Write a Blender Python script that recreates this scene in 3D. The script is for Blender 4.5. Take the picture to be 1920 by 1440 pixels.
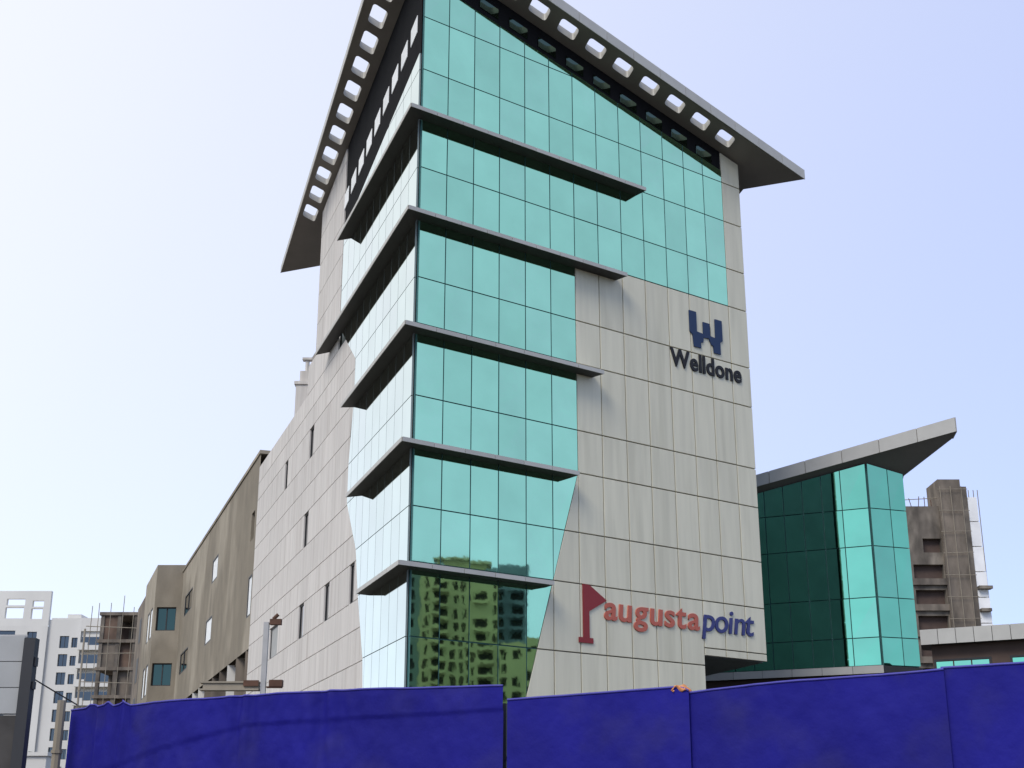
import bpy, bmesh, math, random
from mathutils import Vector, noise, Matrix

random.seed(7)
for o in list(bpy.data.objects):
    bpy.data.objects.remove(o)
SC = bpy.context.scene
COL = SC.collection
R = math.radians

# ------------------------------------------------------------------ camera
FOCAL_PX, PITCH = 2537.0, math.atan(850 / 2537.0)
cam = bpy.data.cameras.new('camera')
cam.sensor_width = 36.0
cam.lens = 36.0 * FOCAL_PX / 1920.0
cam.clip_start, cam.clip_end = 0.1, 6000
camo = bpy.data.objects.new('camera', cam)
COL.objects.link(camo)
camo.location = (0, 0, 1.6)
camo.rotation_euler = (math.pi / 2 + PITCH, 0, 0)
SC.camera = camo

# ------------------------------------------------------------------ world, sun, exposure
SUN_HEAD, SUN_EL = R(-152), R(42)          # behind the left shoulder, hazy
SUND = Vector((math.sin(SUN_HEAD) * math.cos(SUN_EL), math.cos(SUN_HEAD) * math.cos(SUN_EL), math.sin(SUN_EL)))
EXPO = 0.4
world = bpy.data.worlds.new('World')
SC.world = world
world.use_nodes = True
wt = world.node_tree
wt.nodes.clear()
N = wt.nodes.new
wout = N('ShaderNodeOutputWorld')
sky = N('ShaderNodeTexSky')
sky.sky_type = 'NISHITA'
sky.sun_disc = False
sky.sun_elevation, sky.sun_rotation = SUN_EL, SUN_HEAD
sky.altitude = 3000
sky.air_density, sky.dust_density, sky.ozone_density = 0.8, 0.3, 2.0
bg1 = N('ShaderNodeBackground')
bg1.inputs[1].default_value = 0.05
wt.links.new(sky.outputs[0], bg1.inputs[0])
# bright even haze, whiter on the side of the veiled sun
tc = N('ShaderNodeTexCoord')
dot = N('ShaderNodeVectorMath'); dot.operation = 'DOT_PRODUCT'
HAZE_HEAD, HAZE_EL = R(-75), R(30)
dot.inputs[1].default_value = (math.sin(HAZE_HEAD) * math.cos(HAZE_EL), math.cos(HAZE_HEAD) * math.cos(HAZE_EL), math.sin(HAZE_EL))
wt.links.new(tc.outputs['Generated'], dot.inputs[0])
mr = N('ShaderNodeMapRange')
mr.inputs['From Min'].default_value = -1.0
mr.inputs['From Max'].default_value = 1.0
wt.links.new(dot.outputs['Value'], mr.inputs['Value'])
ramp = N('ShaderNodeValToRGB')
ramp.color_ramp.interpolation = 'B_SPLINE'
els = ramp.color_ramp.elements
els[0].position = 0.0; els[0].color = (0.32, 0.37, 0.50, 1)
els[1].position = 1.0; els[1].color = (0.80, 0.78, 0.74, 1)
for p, c in ((0.35, (0.355, 0.42, 0.59, 1)), (0.53, (0.342, 0.393, 0.63, 1)), (0.80, (0.60, 0.62, 0.68, 1))):
    e = els.new(p); e.color = c
wt.links.new(mr.outputs[0], ramp.inputs[0])
bg2 = N('ShaderNodeBackground')
bg2.inputs[1].default_value = 1.0
wt.links.new(ramp.outputs[0], bg2.inputs[0])
add = N('ShaderNodeAddShader')
wt.links.new(bg1.outputs[0], add.inputs[0])
wt.links.new(bg2.outputs[0], add.inputs[1])
wt.links.new(add.outputs[0], wout.inputs[0])

sun = bpy.data.lights.new('sun', 'SUN')
sun.energy = 1.5
sun.angle = R(24)
sun.color = (1.0, 0.95, 0.87)
suno = bpy.data.objects.new('sun', sun)
COL.objects.link(suno)
suno.location = (-30, -20, 60)
suno.rotation_euler = (-SUND).to_track_quat('-Z', 'Y').to_euler()

vs = SC.view_settings
vs.view_transform = 'Standard'
vs.look = 'None'
vs.exposure = EXPO
vs.gamma = 1.0
vs.use_curve_mapping = False

# ------------------------------------------------------------------ helpers
def link(o, parent=None):
    COL.objects.link(o)
    if parent:
        o.parent = parent
    return o

def tag(o, label=None, cat=None, group=None, kind=None):
    if label: o['label'] = label
    if cat: o['category'] = cat
    if group: o['group'] = group
    if kind: o['kind'] = kind
    return o

def thing(name, loc, label, cat, group=None, rz=0.0):
    o = bpy.data.objects.new(name, None)
    o.empty_display_size = 0.3
    o.location = loc
    o.rotation_euler.z = rz
    link(o)
    return tag(o, label, cat, group)

class MB:
    """collects faces of one mesh, in the local space of its parent"""
    def __init__(s): s.v, s.f, s.m = [], [], []
    def face(s, pts, mi=0):
        i = len(s.v); s.v += [tuple(p) for p in pts]; s.f.append(tuple(range(i, i + len(pts)))); s.m.append(mi)
    def box(s, x0, x1, y0, y1, z0, z1, mi=0):
        i = len(s.v)
        s.v += [(x0,y0,z0),(x1,y0,z0),(x1,y1,z0),(x0,y1,z0),(x0,y0,z1),(x1,y0,z1),(x1,y1,z1),(x0,y1,z1)]
        for f in ((0,3,2,1),(4,5,6,7),(0,1,5,4),(1,2,6,5),(2,3,7,6),(3,0,4,7)):
            s.f.append(tuple(i + k for k in f)); s.m.append(mi)
        return s
    def prism(s, poly, zb, zt, mi=0):
        """poly: ccw list of (x,y); zb/zt: numbers or functions of (x,y)"""
        fb = zb if callable(zb) else (lambda x, y: zb)
        ft = zt if callable(zt) else (lambda x, y: zt)
        n = len(poly); i = len(s.v)
        s.v += [(x, y, fb(x, y)) for x, y in poly] + [(x, y, ft(x, y)) for x, y in poly]
        s.f.append(tuple(i + k for k in reversed(range(n)))); s.f.append(tuple(i + n + k for k in range(n)))
        for k in range(n):
            j = (k + 1) % n
            s.f.append((i + k, i + j, i + n + j, i + n + k))
        s.m += [mi] * (n + 2)
        return s
    def tube(s, p, q, r0, r1=None, n=8, mi=0):
        r1 = r0 if r1 is None else r1
        p, q = Vector(p), Vector(q)
        ax = (q - p).normalized(); up = Vector((0, 0, 1)) if abs(ax.z) < .9 else Vector((1, 0, 0))
        a = ax.cross(up).normalized(); b = ax.cross(a)
        i = len(s.v)
        for c, r in ((p, r0), (q, r1)):
            for k in range(n):
                t = 2 * math.pi * k / n
                s.v.append(tuple(c + a * math.cos(t) * r + b * math.sin(t) * r))
        for k in range(n):
            j = (k + 1) % n
            s.f.append((i + k, i + j, i + n + j, i + n + k)); s.m.append(mi)
        s.f.append(tuple(i + k for k in reversed(range(n)))); s.m.append(mi)
        s.f.append(tuple(i + n + k for k in range(n))); s.m.append(mi)
        return s
    def mesh(s, name, mats, recalc=True):
        me = bpy.data.meshes.new(name)
        me.from_pydata(s.v, [], s.f)
        for m in (mats if isinstance(mats, (list, tuple)) else [mats]): me.materials.append(m)
        me.polygons.foreach_set('material_index', s.m)
        if recalc:
            bm = bmesh.new(); bm.from_mesh(me)
            bmesh.ops.recalc_face_normals(bm, faces=bm.faces)
            bm.to_mesh(me); bm.free()
        me.update()
        return me
    def build(s, name, mats, parent=None, loc=(0,0,0), rz=0.0, recalc=True, smooth=False):
        me = s.mesh(name, mats, recalc)
        if smooth: me.polygons.foreach_set('use_smooth', [True] * len(me.polygons))
        o = bpy.data.objects.new(name, me)
        o.location = loc; o.rotation_euler.z = rz
        return link(o, parent)

# ------------------------------------------------------------------ materials
def principled(name, col, rough=0.6, metal=0.0, **kw):
    m = bpy.data.materials.new(name); m.use_nodes = True
    p = m.node_tree.nodes['Principled BSDF']
    p.inputs['Base Color'].default_value = (*col, 1)
    p.inputs['Roughness'].default_value = rough
    p.inputs['Metallic'].default_value = metal
    for k, v in kw.items(): p.inputs[k].default_value = v
    return m

def vary(m, amount=0.06, scale=3.0, stretch=(1, 1, 1), per_object=0.05, bump=0.0, bump_scale=40.0, detail=4, coords='Object', second=None):
    """break up the base colour with noise + a small shift per object, optional relief"""
    nt = m.node_tree; p = nt.nodes['Principled BSDF']; nn = nt.nodes.new; lk = nt.links.new
    base = tuple(p.inputs['Base Color'].default_value)
    tc = nn('ShaderNodeTexCoord'); mp = nn('ShaderNodeMapping'); mp.inputs['Scale'].default_value = stretch
    oi = nn('ShaderNodeObjectInfo')
    ov = nn('ShaderNodeVectorMath'); ov.operation = 'MULTIPLY_ADD'
    cm = nn('ShaderNodeCombineXYZ')
    for i in range(3): lk(oi.outputs['Random'], cm.inputs[i])
    lk(cm.outputs[0], ov.inputs[0]); ov.inputs[1].default_value = (37, 53, 71)
    lk(tc.outputs[coords], mp.inputs[0]); lk(mp.outputs[0], ov.inputs[2])
    no = nn('ShaderNodeTexNoise'); no.inputs['Scale'].default_value = scale; no.inputs['Detail'].default_value = detail
    lk(ov.outputs[0], no.inputs['Vector'])
    mr = nn('ShaderNodeMapRange'); mr.inputs['From Min'].default_value = .3; mr.inputs['From Max'].default_value = .7
    mr.inputs['To Min'].default_value = 1 - amount; mr.inputs['To Max'].default_value = 1 + amount
    lk(no.outputs['Fac'], mr.inputs['Value'])
    mo = nn('ShaderNodeMapRange'); mo.inputs['To Min'].default_value = 1 - per_object; mo.inputs['To Max'].default_value = 1 + per_object
    lk(oi.outputs['Random'], mo.inputs['Value'])
    mul = nn('ShaderNodeMath'); mul.operation = 'MULTIPLY'
    lk(mr.outputs[0], mul.inputs[0]); lk(mo.outputs[0], mul.inputs[1])
    vm = nn('ShaderNodeVectorMath'); vm.operation = 'SCALE'
    if second:
        n2 = nn('ShaderNodeTexNoise'); n2.inputs['Scale'].default_value = second[1]; n2.inputs['Detail'].default_value = 3
        lk(ov.outputs[0], n2.inputs['Vector'])
        r2 = nn('ShaderNodeMapRange'); r2.inputs['From Min'].default_value = second[2]; r2.inputs['From Max'].default_value = second[3]
        lk(n2.outputs['Fac'], r2.inputs['Value'])
        mx = nn('ShaderNodeMix'); mx.data_type = 'RGBA'
        mx.inputs[6].default_value = base; mx.inputs[7].default_value = (*second[0], 1)
        lk(r2.outputs[0], mx.inputs[0]); lk(mx.outputs[2], vm.inputs[0])
    else:
        vm.inputs[0].default_value = base[:3]
    lk(mul.outputs[0], vm.inputs['Scale'])
    lk(vm.outputs[0], p.inputs['Base Color'])
    if bump:
        nb = nn('ShaderNodeTexNoise'); nb.inputs['Scale'].default_value = bump_scale; nb.inputs['Detail'].default_value = 3
        lk(ov.outputs[0], nb.inputs['Vector'])
        b = nn('ShaderNodeBump'); b.inputs['Strength'].default_value = 1.0; b.inputs['Distance'].default_value = bump
        lk(nb.outputs['Fac'], b.inputs['Height']); lk(b.outputs[0], p.inputs['Normal'])
    return m

def reflective_glass(name, tint, rough=0.02, wave=0.0006, coat=1.0, per=0.065):
    m = principled(name, tint, rough, 1.0)
    p = m.node_tree.nodes['Principled BSDF']
    p.inputs['Coat Weight'].default_value = coat
    p.inputs['Coat Roughness'].default_value = 0.02
    p.inputs['Coat IOR'].default_value = 1.5
    vary(m, 0.06, 0.8, per_object=per, bump=wave, bump_scale=1.1)
    return m

M = {}
M['glass'] = reflective_glass('teal_mirror_glass', (0.44, 0.87, 0.565), wave=0.0010)
M['glass_side'] = reflective_glass('sky_paled_mirror_glass', (0.58, 0.71, 0.595), wave=0.0003)  # front glass again, white grazing reflection of the sky lightened into the tint
M['glass_wing'] = reflective_glass('wing_mirror_glass', (0.18, 0.60, 0.38), wave=0.0005)
M['glass_dark'] = reflective_glass('window_glass_dark', (0.06, 0.075, 0.08), 0.05)
M['glass_green'] = reflective_glass('window_glass_green', (0.022, 0.065, 0.045), 0.05)
M['glass_pale'] = reflective_glass('window_glass_pale', (0.85, 0.9, 0.88), 0.08)
M['sky_white'] = vary(principled('sky_white_pane', (0.84, 0.85, 0.83), 0.5), 0.04, 2)  # white paint standing for bright sky in the panes
M['joint'] = principled('joint_dark_teal', (0.075, 0.20, 0.19), 0.6)
M['panel_joint'] = principled('joint_brown_grey', (0.13, 0.12, 0.105), 0.8)
M['side_joint'] = principled('joint_grey_green', (0.22, 0.27, 0.26), 0.7)
M['core'] = vary(principled('core_dark', (0.15, 0.18, 0.18), 0.7), 0.1, 1.0)
M['panel'] = vary(principled('grey_composite_panel', (0.68, 0.635, 0.475), 0.45), 0.06, 1.6, (2.6, 2.6, .22), 0.04, 0.0008, 2.0, second=((0.58, 0.54, 0.395), 1.0, .5, .8))
M['fascia'] = vary(principled('grey_fascia', (0.46, 0.445, 0.40), 0.45), 0.05, 2.0, per_object=0.06)
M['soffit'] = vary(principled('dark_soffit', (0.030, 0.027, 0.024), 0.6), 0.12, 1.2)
M['roofsoffit'] = vary(principled('roof_soffit', (0.19, 0.17, 0.145), 0.6), 0.10, 0.9)
M['black'] = vary(principled('black_metal', (0.02, 0.02, 0.022), 0.55), 0.1, 4)
M['band'] = vary(principled('matt_black_band', (0.012, 0.012, 0.013), 0.9, **{'Specular IOR Level': 0.1}), 0.1, 2)
M['stone'] = vary(principled('pale_stone', (0.62, 0.585, 0.54), 0.75), 0.10, 2.2, (3.2, 3.2, .16), 0.05, 0.002, 14, second=((0.47, 0.43, 0.39), 1.1, .52, .75))
M['mortar'] = vary(principled('stone_joint', (0.30, 0.275, 0.25), 0.9), 0.1, 3)
M['render'] = vary(principled('brown_render', (0.225, 0.193, 0.143), 0.92), 0.14, 0.9, (1, 1, .6), 0.0, 0.02, 3.0, second=((0.34, 0.297, 0.228), 0.16, .46, .54))
M['concrete'] = vary(principled('raw_concrete', (0.13, 0.11, 0.088), 0.95), 0.4, 0.9, (1, 1, .5), 0.1, 0.03, 2.0, second=((0.22, 0.19, 0.15), 0.5, .5, .7))
M['concrete2'] = vary(principled('stained_concrete', (0.19, 0.157, 0.122), 0.95), 0.38, 0.8, (1, 1, .4), 0.08, 0.03, 2.0, second=((0.11, 0.092, 0.075), 0.3, .5, .66))
M['brick'] = vary(principled('raw_brick', (0.15, 0.10, 0.072), 0.95), 0.3, 0.7, per_object=0.15)
M['whitewall'] = vary(principled('white_paint', (0.66, 0.635, 0.575), 0.8), 0.06, 0.25, (1, 1, .25), 0.04)
M['net'] = vary(principled('white_net', (0.88, 0.87, 0.84), 0.9), 0.08, 0.6)
M['steel'] = vary(principled('galvanised_steel', (0.40, 0.39, 0.37), 0.6, 0.2), 0.15, 3)
M['rust'] = vary(principled('rusty_steel', (0.10, 0.048, 0.028), 0.85), 0.3, 5)
M['bamboo'] = vary(principled('weathered_wood', (0.27, 0.23, 0.17), 0.85), 0.2, 4, (1, 1, .2))
M['brownwall'] = vary(principled('brown_wall', (0.085, 0.055, 0.042), 0.8), 0.15, 1.2)
M['yellow'] = vary(principled('yellow_paint', (0.30, 0.265, 0.15), 0.85), 0.12, 0.12)
M['bluewall'] = vary(principled('blue_grey_paint', (0.10, 0.14, 0.20), 0.8), 0.12, 0.12)
M['greenwall'] = vary(principled('grey_green_paint', (0.09, 0.12, 0.12), 0.8), 0.12, 0.12)
M['ink'] = principled('black_sign', (0.008, 0.008, 0.010), 0.7)
M['navy'] = principled('navy_sign', (0.008, 0.028, 0.085), 0.6)
M['navy2'] = principled('blue_sign', (0.025, 0.03, 0.15), 0.35)
M['red'] = principled('red_sign', (0.24, 0.012, 0.012), 0.35)
M['orange'] = principled('orange_red_sign', (0.47, 0.105, 0.06), 0.35)
M['sheet'] = vary(principled('grey_sheet', (0.35, 0.35, 0.335), 0.6), 0.08, 2.5)
M['darksheet'] = vary(principled('dark_sheet', (0.055, 0.05, 0.045), 0.85), 0.25, 6)
M['cable'] = principled('cable_rubber', (0.02, 0.02, 0.02), 0.6)
M['rag'] = vary(principled('orange_cloth', (0.62, 0.26, 0.10), 0.9), 0.2, 20)
M['ground'] = vary(principled('dusty_ground', (0.075, 0.068, 0.056), 0.95), 0.25, 0.08, per_object=0, bump=0.05, bump_scale=1.0, second=((0.11, 0.097, 0.08), 0.03, .45, .6))
M['leaf'] = vary(principled('leaves', (0.045, 0.075, 0.028), 0.6), 0.35, 6)
M['bark'] = vary(principled('bark', (0.08, 0.06, 0.045), 0.9), 0.2, 6)

def tarp_material():
    m = principled('blue_tarpaulin', (0.009, 0.008, 0.19), 0.7)
    p = m.node_tree.nodes['Principled BSDF']
    p.inputs['Specular IOR Level'].default_value = 0.2
    vary(m, 0.16, 1.6, per_object=0.05, bump=0.010, bump_scale=8.0, detail=8, second=((0.020, 0.018, 0.17), 2.3, .5, .75))
    return m
M['tarp'] = tarp_material()
M['hem'] = vary(principled('tarp_hem_highlight', (0.05, 0.045, 0.30), 0.5), 0.1, 6)  # sewn hem, coloured lighter as the highlight along the top edge

# ------------------------------------------------------------------ ground
g = MB(); S = 2600
g.face([(-S, -S, 0), (S, -S, 0), (S, S, 0), (-S, S, 0)])
tag(g.build('ground', M['ground']), kind='structure')

# ------------------------------------------------------------------ office building: plan
C0 = Vector((-2.818, 37.0))
HF, HL = R(53.5), R(-19.36)
T1 = Vector((math.sin(HF), math.cos(HF)))        # along the front, to the right
T2 = Vector((math.sin(HL), math.cos(HL)))        # along the side, away
def P(a, b): return C0 + T1 * a + T2 * b         # oblique plan coordinates
def soffit_z(a, b): return 28.77 - 0.2406 * a - 0.155 * b

office = thing('office_building', (C0.x, C0.y, 0), 'tall grey and teal glass office block under a tilted pierced roof', 'building')
def pl(a, b):                                     # plan point in the building's own space
    p = T1 * a + T2 * b
    return (p.x, p.y)

class Wall:
    """vertical plane: u along it, outward is local -y of the pieces set on it"""
    def __init__(s, parent, origin, xdir):
        s.parent, s.o, s.x = parent, Vector(origin), Vector(xdir)
        s.rz = math.atan2(s.x.y, s.x.x)
        s.out = Vector((s.x.y, -s.x.x))
    def pt(s, u, z, d=0.0):
        p = s.o + s.x * u + s.out * d
        return (p.x, p.y, z)
_cache = {}
def piece(wall, name, poly, mat, depth=0.05, d=0.0, gap=0.018, chamfer=0.006, tilt=0.0, parent=None, key=None):
    """one cladding piece: poly is a convex ccw (u,z) outline seen from outside"""
    cu = sum(p[0] for p in poly) / len(poly); cz = sum(p[1] for p in poly) / len(poly)
    rel = [(p[0] - cu, p[1] - cz) for p in poly]
    def inset(pts, g):
        out = []; n = len(pts)
        for i in range(n):
            a, b, c = Vector(pts[i - 1]), Vector(pts[i]), Vector(pts[(i + 1) % n])
            e1 = (b - a).normalized(); e2 = (c - b).normalized()
            n1 = Vector((-e1.y, e1.x)); n2 = Vector((-e2.y, e2.x))
            k = 1 + n1.dot(n2)
            out.append(b + (n1 + n2) * (g / max(k, .25)))
        return out
    k = (mat.name, depth, gap, chamfer, tuple((round(x, 3), round(y, 3)) for x, y in rel))
    me = _cache.get(k)
    if me is None:
        o1 = inset(rel, gap); o2 = inset(rel, gap + chamfer); n = len(rel)
        mb = MB()
        mb.v = [(p.x, 0, p.y) for p in o1] + [(p.x, -depth + chamfer, p.y) for p in o1] + [(p.x, -depth, p.y) for p in o2]
        for i in range(n):
            j = (i + 1) % n
            mb.f.append((i, j, n + j, n + i)); mb.f.append((n + i, n + j, 2 * n + j, 2 * n + i))
        mb.f.append(tuple(range(2 * n, 3 * n)))
        edge_mat = M['side_joint'] if mat is M['glass_side'] else M['joint'] if 'mirror_glass' in mat.name else None
        mb.m = [1 if edge_mat else 0] * (len(mb.f) - 1) + [0]
        me = mb.mesh(name, [mat, edge_mat] if edge_mat else mat, recalc=False)
        _cache[k] = me
    ob = bpy.data.objects.new(name, me)
    ob.location = wall.pt(cu, cz, d)
    ob.rotation_euler = (random.gauss(0, tilt), 0, wall.rz + random.gauss(0, tilt))
    return link(ob, parent or wall.parent)

def clip(poly, nx, nz, c):
    """keep the side nx*u + nz*z <= c"""
    out = []
    for i in range(len(poly)):
        a, b = poly[i], poly[(i + 1) % len(poly)]
        fa, fb = nx * a[0] + nz * a[1] - c, nx * b[0] + nz * b[1] - c
        if fa <= 0: out.append(a)
        if (fa < 0 < fb) or (fb < 0 < fa):
            t = fa / (fa - fb); out.append((a[0] + (b[0] - a[0]) * t, a[1] + (b[1] - a[1]) * t))
    res = []
    for p in out:
        if not res or (abs(p[0] - res[-1][0]) + abs(p[1] - res[-1][1])) > 1e-4: res.append(p)
    if len(res) > 1 and abs(res[0][0] - res[-1][0]) + abs(res[0][1] - res[-1][1]) < 1e-4: res.pop()
    return res
def area(p):
    return abs(sum(p[i][0] * p[(i + 1) % len(p)][1] - p[(i + 1) % len(p)][0] * p[i][1] for i in range(len(p)))) / 2 if len(p) > 2 else 0
def cell(u0, u1, z0, z1): return [(u0, z0), (u1, z0), (u1, z1), (u0, z1)]

WF = Wall(office, (0, 0), T1)                    # front, u = a
WL = Wall(office, (0, 0), -T2)                   # side, u = -b

# ---- dark bodies behind the cladding
core = MB()
def zs(x, y):
    v = Vector((x, y)); d = T1.x * T2.y - T1.y * T2.x
    a = (v.x * T2.y - v.y * T2.x) / d; b = (T1.x * v.y - T1.y * v.x) / d
    return soffit_z(a, b) - 0.01
core.prism([pl(.09, .09), pl(13.86, .09), pl(13.86, 12), pl(.09, 15.1)], 7.07, zs)
core.prism([pl(.09, .09), pl(11.0, .09), pl(11.0, 9), pl(.09, 15.1)], 0.0, 7.06)
core.build('core_wall', M['core'], office)
annex = MB(); annex.prism([pl(.06, 15.12), pl(10, 15.12), pl(10, 28.4), pl(.06, 28.4)], 0.0, 18.55)
annex.prism([pl(.06, 4.0), pl(.13, 4.0), pl(.13, 15.1), pl(.06, 15.1)], 0.0, 18.5)
annex.build('annex_wall', M['mortar'], office)

# ---- front cladding
COLS = [0, .95, 1.95, 2.95, 3.97, 4.98, 5.99, 7.0, 8.03, 9.05, 10.08, 11.08, 12.04, 13.0, 13.93]
ROWS = [0.05, 1.6, 3.2, 4.95, 6.77, 8.83, 10.4, 12.28, 13.65, 15.87, 17.33, 19.48, 20.95, 22.8, 24.36, 26.25, 28.9]
SL = 0.297                                        # the glass narrows towards the ground
for ci in range(len(COLS) - 1):
    for ri in range(len(ROWS) - 1):
        u0, u1, z0, z1 = COLS[ci], COLS[ci + 1], ROWS[ri], ROWS[ri + 1]
        c = cell(u0, u1, z0, z1)
        c = clip(c, .2227, 1, 27.75) if u1 <= 13.0 else clip(c, .2406, 1, 28.72)
        if area(c) < .02: continue
        if z0 >= 19.4: isg, isp = u1 <= 13.01, u1 > 13.01
        elif z0 >= 12.2: isg, isp = u1 <= 6.0, u1 > 6.0
        else: isg = isp = True
        if u0 >= 11.0:
            if z1 <= 6.8: continue
            if z0 < 7:                            # short row over the open corner
                piece(WF, 'wall_panel', cell(u0, u1, 7.08, 7.33), M['panel'], 0.05, 0.03, 0.018, 0.006)
                c = cell(u0, u1, 7.33, z1)
        gl = c if isg else []
        pn = c if isp else []
        if isg and isp:
            # slanted edge between glass and grey:  u = 5.99 - SL*(12.28 - z)
            gl = clip(c, 1, -SL, 5.99 - SL * 12.28)
            pn = clip(c, -1, SL, -(5.99 - SL * 12.28))
        if area(gl) > .03: piece(WF, 'glass_pane', gl, M['glass'], 0.05, 0.03, 0.017, 0.0006, tilt=0.0013)
        if area(pn) > .03: piece(WF, 'wall_panel', pn, M['panel'], 0.05, 0.03, 0.018, 0.006, tilt=0.0005)
jb = MB()                                         # dark backing that shows in the joints
US0 = 5.99 - SL * 12.28
jb.face([WF.pt(u, z, .03) for u, z in ((-.02, 0), (US0, 0), (5.99, 12.28), (5.99, 19.48), (13.0, 19.48), (13.0, 24.82), (-.02, 27.7))])
jb.build('joint_backing', M['joint'], office, recalc=False)
jb = MB()
jb.face([WF.pt(u, z, .03) for u, z in ((US0, 0), (10.99, 0), (10.99, 7.07), (13.9, 7.09), (13.9, 25.3), (13.0, 25.5), (13.0, 19.48), (5.99, 19.48), (5.99, 12.28))])
jb.build('joint_backing', M['panel_joint'], office, recalc=False)

# ---- clerestory bands under the roof
cb = MB()
cb.face([WF.pt(-.0, 27.70, .035), WF.pt(13.0, 24.82, .035), WF.pt(13.0, 25.63, .035), WF.pt(0, 28.75, .035)])
cb.build('clerestory_band', M['band'], office)
for k in range(-2, 8):
    s = 3.73 + 1.206 * k
    zc = soffit_z(s, 0) - 0.58
    h, w = .19, .38
    poly = [(s - w, zc - h + .23 * w), (s + w, zc - h - .23 * w), (s + w, zc + h - .23 * w), (s - w, zc + h + .23 * w)]
    piece(WF, 'clerestory_window', poly, M['glass_green'], .03, .037, 0.0)
def lb_top(b): return 24.97 - .15 * b
cb = MB()
cb.face([WL.pt(0, lb_top(0), .035), WL.pt(-10.6, lb_top(10.6), .035), WL.pt(-10.6, soffit_z(0, 10.6) - .02, .035), WL.pt(0, 28.75, .035)])
cb.build('clerestory_band', M['band'], office)
for k in range(0, 9):
    b = .9 + 1.2 * k
    zc = 26.42 - .155 * b; h, w = .32, .38
    poly = [(-b - w, zc - h - .15 * w), (-b + w, zc - h + .15 * w), (-b + w, zc + h + .15 * w), (-b - w, zc + h - .15 * w)]
    piece(WL, 'clerestory_window', poly, M['sky_white'], .02, .037, 0.0)  # panes painted white for the bright sky showing in them

# ---- side cladding: glass with its grazing sky reflection put in the tint near the corner, stone beyond
def side_edge(z):                                 # where the glass ends on the side wall
    if z >= 19.3: return 10.5
    if z >= 15.6: return 7.65
    if z >= 12.1: return 8.1
    if z >= 8.7: return 6.05 + (z - 9.1) * .34
    return 5.35 - (8.7 - z) * .17
BC = [0.0, .95, 1.9, 2.85, 3.8, 4.75, 5.7, 6.65, 7.6, 8.55, 9.5, 10.5]
for ri in range(2, len(ROWS) - 1):
    z0, z1 = ROWS[ri], ROWS[ri + 1]
    zm = (z0 + z1) / 2
    e0, e1 = side_edge(z0 + .01), side_edge(z1 - .01)
    for ci in range(len(BC) - 1):
        c = cell(-BC[ci + 1], -BC[ci], z0, z1)
        # keep u >= -edge(z) ; edge varies linearly inside the row
        k = (e1 - e0) / (z1 - z0)
        c = clip(c, -1, -k, e0 - k * z0)
        c = clip(c, -.15, 1, 24.97) if c else c
        if area(c) > .03:
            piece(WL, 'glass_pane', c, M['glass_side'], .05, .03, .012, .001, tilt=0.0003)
jb = MB()
jb.face([WL.pt(.0, 0, .028), WL.pt(-5.6, 0, .028), WL.pt(-5.6, 9, .028), WL.pt(-7.5, 12, .028), WL.pt(-7.5, 19.3, .028), WL.pt(-10.45, 19.3, .028), WL.pt(-10.45, 23.3, .028), WL.pt(0, 24.9, .028)][::-1])
jb.build('joint_backing', M['side_joint'], office)

SROWS = [0.05, 1.7, 3.3, 4.5, 5.6, 6.72, 7.8, 8.75, 10.05, 11.0, 12.25, 13.6, 14.65, 15.75, 17.0, 17.85, 18.7]
SWIN = [(14.75, 15.6, 15.75, 17.0), (20.3, 21.0, 15.75, 17.0), (15.05, 15.95, 12.25, 13.6),
        (6.65, 7.35, 8.75, 10.05), (10.5, 11.35, 8.75, 10.05), (15.1, 16.1, 8.75, 10.05), (20.6, 22.6, 8.75, 10.05)]
def stone(b0, b1, z0, z1):
    c = cell(-b1, -b0, z0, z1)
    e0, e1 = side_edge(z0 + .01), side_edge(z1 - .01); k = (e1 - e0) / (z1 - z0)
    if b0 < 12: c = clip(c, 1, k, -(e0 - k * z0))
    if area(c) > .03: piece(WL, 'stone_slab', c, M['stone'], .06, .0, .010, .006, tilt=0.0008)
rng = random.Random(3)
for ri in range(len(SROWS) - 1):
    z0, z1 = SROWS[ri], SROWS[ri + 1]
    zm = (z0 + z1) / 2
    cuts = [4.5 + (0.0 if ri % 2 else .9)]
    wins = [w for w in SWIN if w[2] <= zm <= w[3]]
    while cuts[-1] < 28.4: cuts.append(min(28.4, cuts[-1] + 1.8))
    for w in wins: cuts += [w[0], w[1]]
    cuts = sorted(set(cuts))
    cc = [cuts[0]]
    for c in cuts[1:]:
        if c - cc[-1] > .25 or any(abs(c - e) < 1e-6 for w in wins for e in w[:2]): cc.append(c)
    cuts = cc
    if cuts[0] > 4.5: cuts = [4.5] + cuts
    for i in range(len(cuts) - 1):
        m = (cuts[i] + cuts[i + 1]) / 2
        if any(w[0] < m < w[1] for w in wins): continue
        if cuts[i + 1] < side_edge(zm) - .6: continue
        stone(cuts[i], cuts[i + 1], z0, z1)
z = 18.7
while z < 27.3:                                   # pier that carries the roof
    z1 = z + 1.3
    for b0, b1 in ((10.75, 12.2), (12.2, 13.7), (13.7, 15.2)):
        c = cell(-b1, -b0, z, z1); c = clip(c, -.155, 1, soffit_z(0, 0) - .04)
        if area(c) > .03: piece(WL, 'stone_slab', c, M['stone'], .06, .0, .010, .006)
    if z < 20.0: piece(WL, 'stone_slab', cell(-16.6, -15.2, z, z1 + .5 if z > 19 else z1), M['stone'], .06, .0, .010)
    z = z1
stp = MB(); stp.prism([pl(.06, 15.12), pl(6, 15.12), pl(6, 16.55), pl(.06, 16.55)], 18.56, 20.4); stp.build('stair_head', M['mortar'], office)
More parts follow.
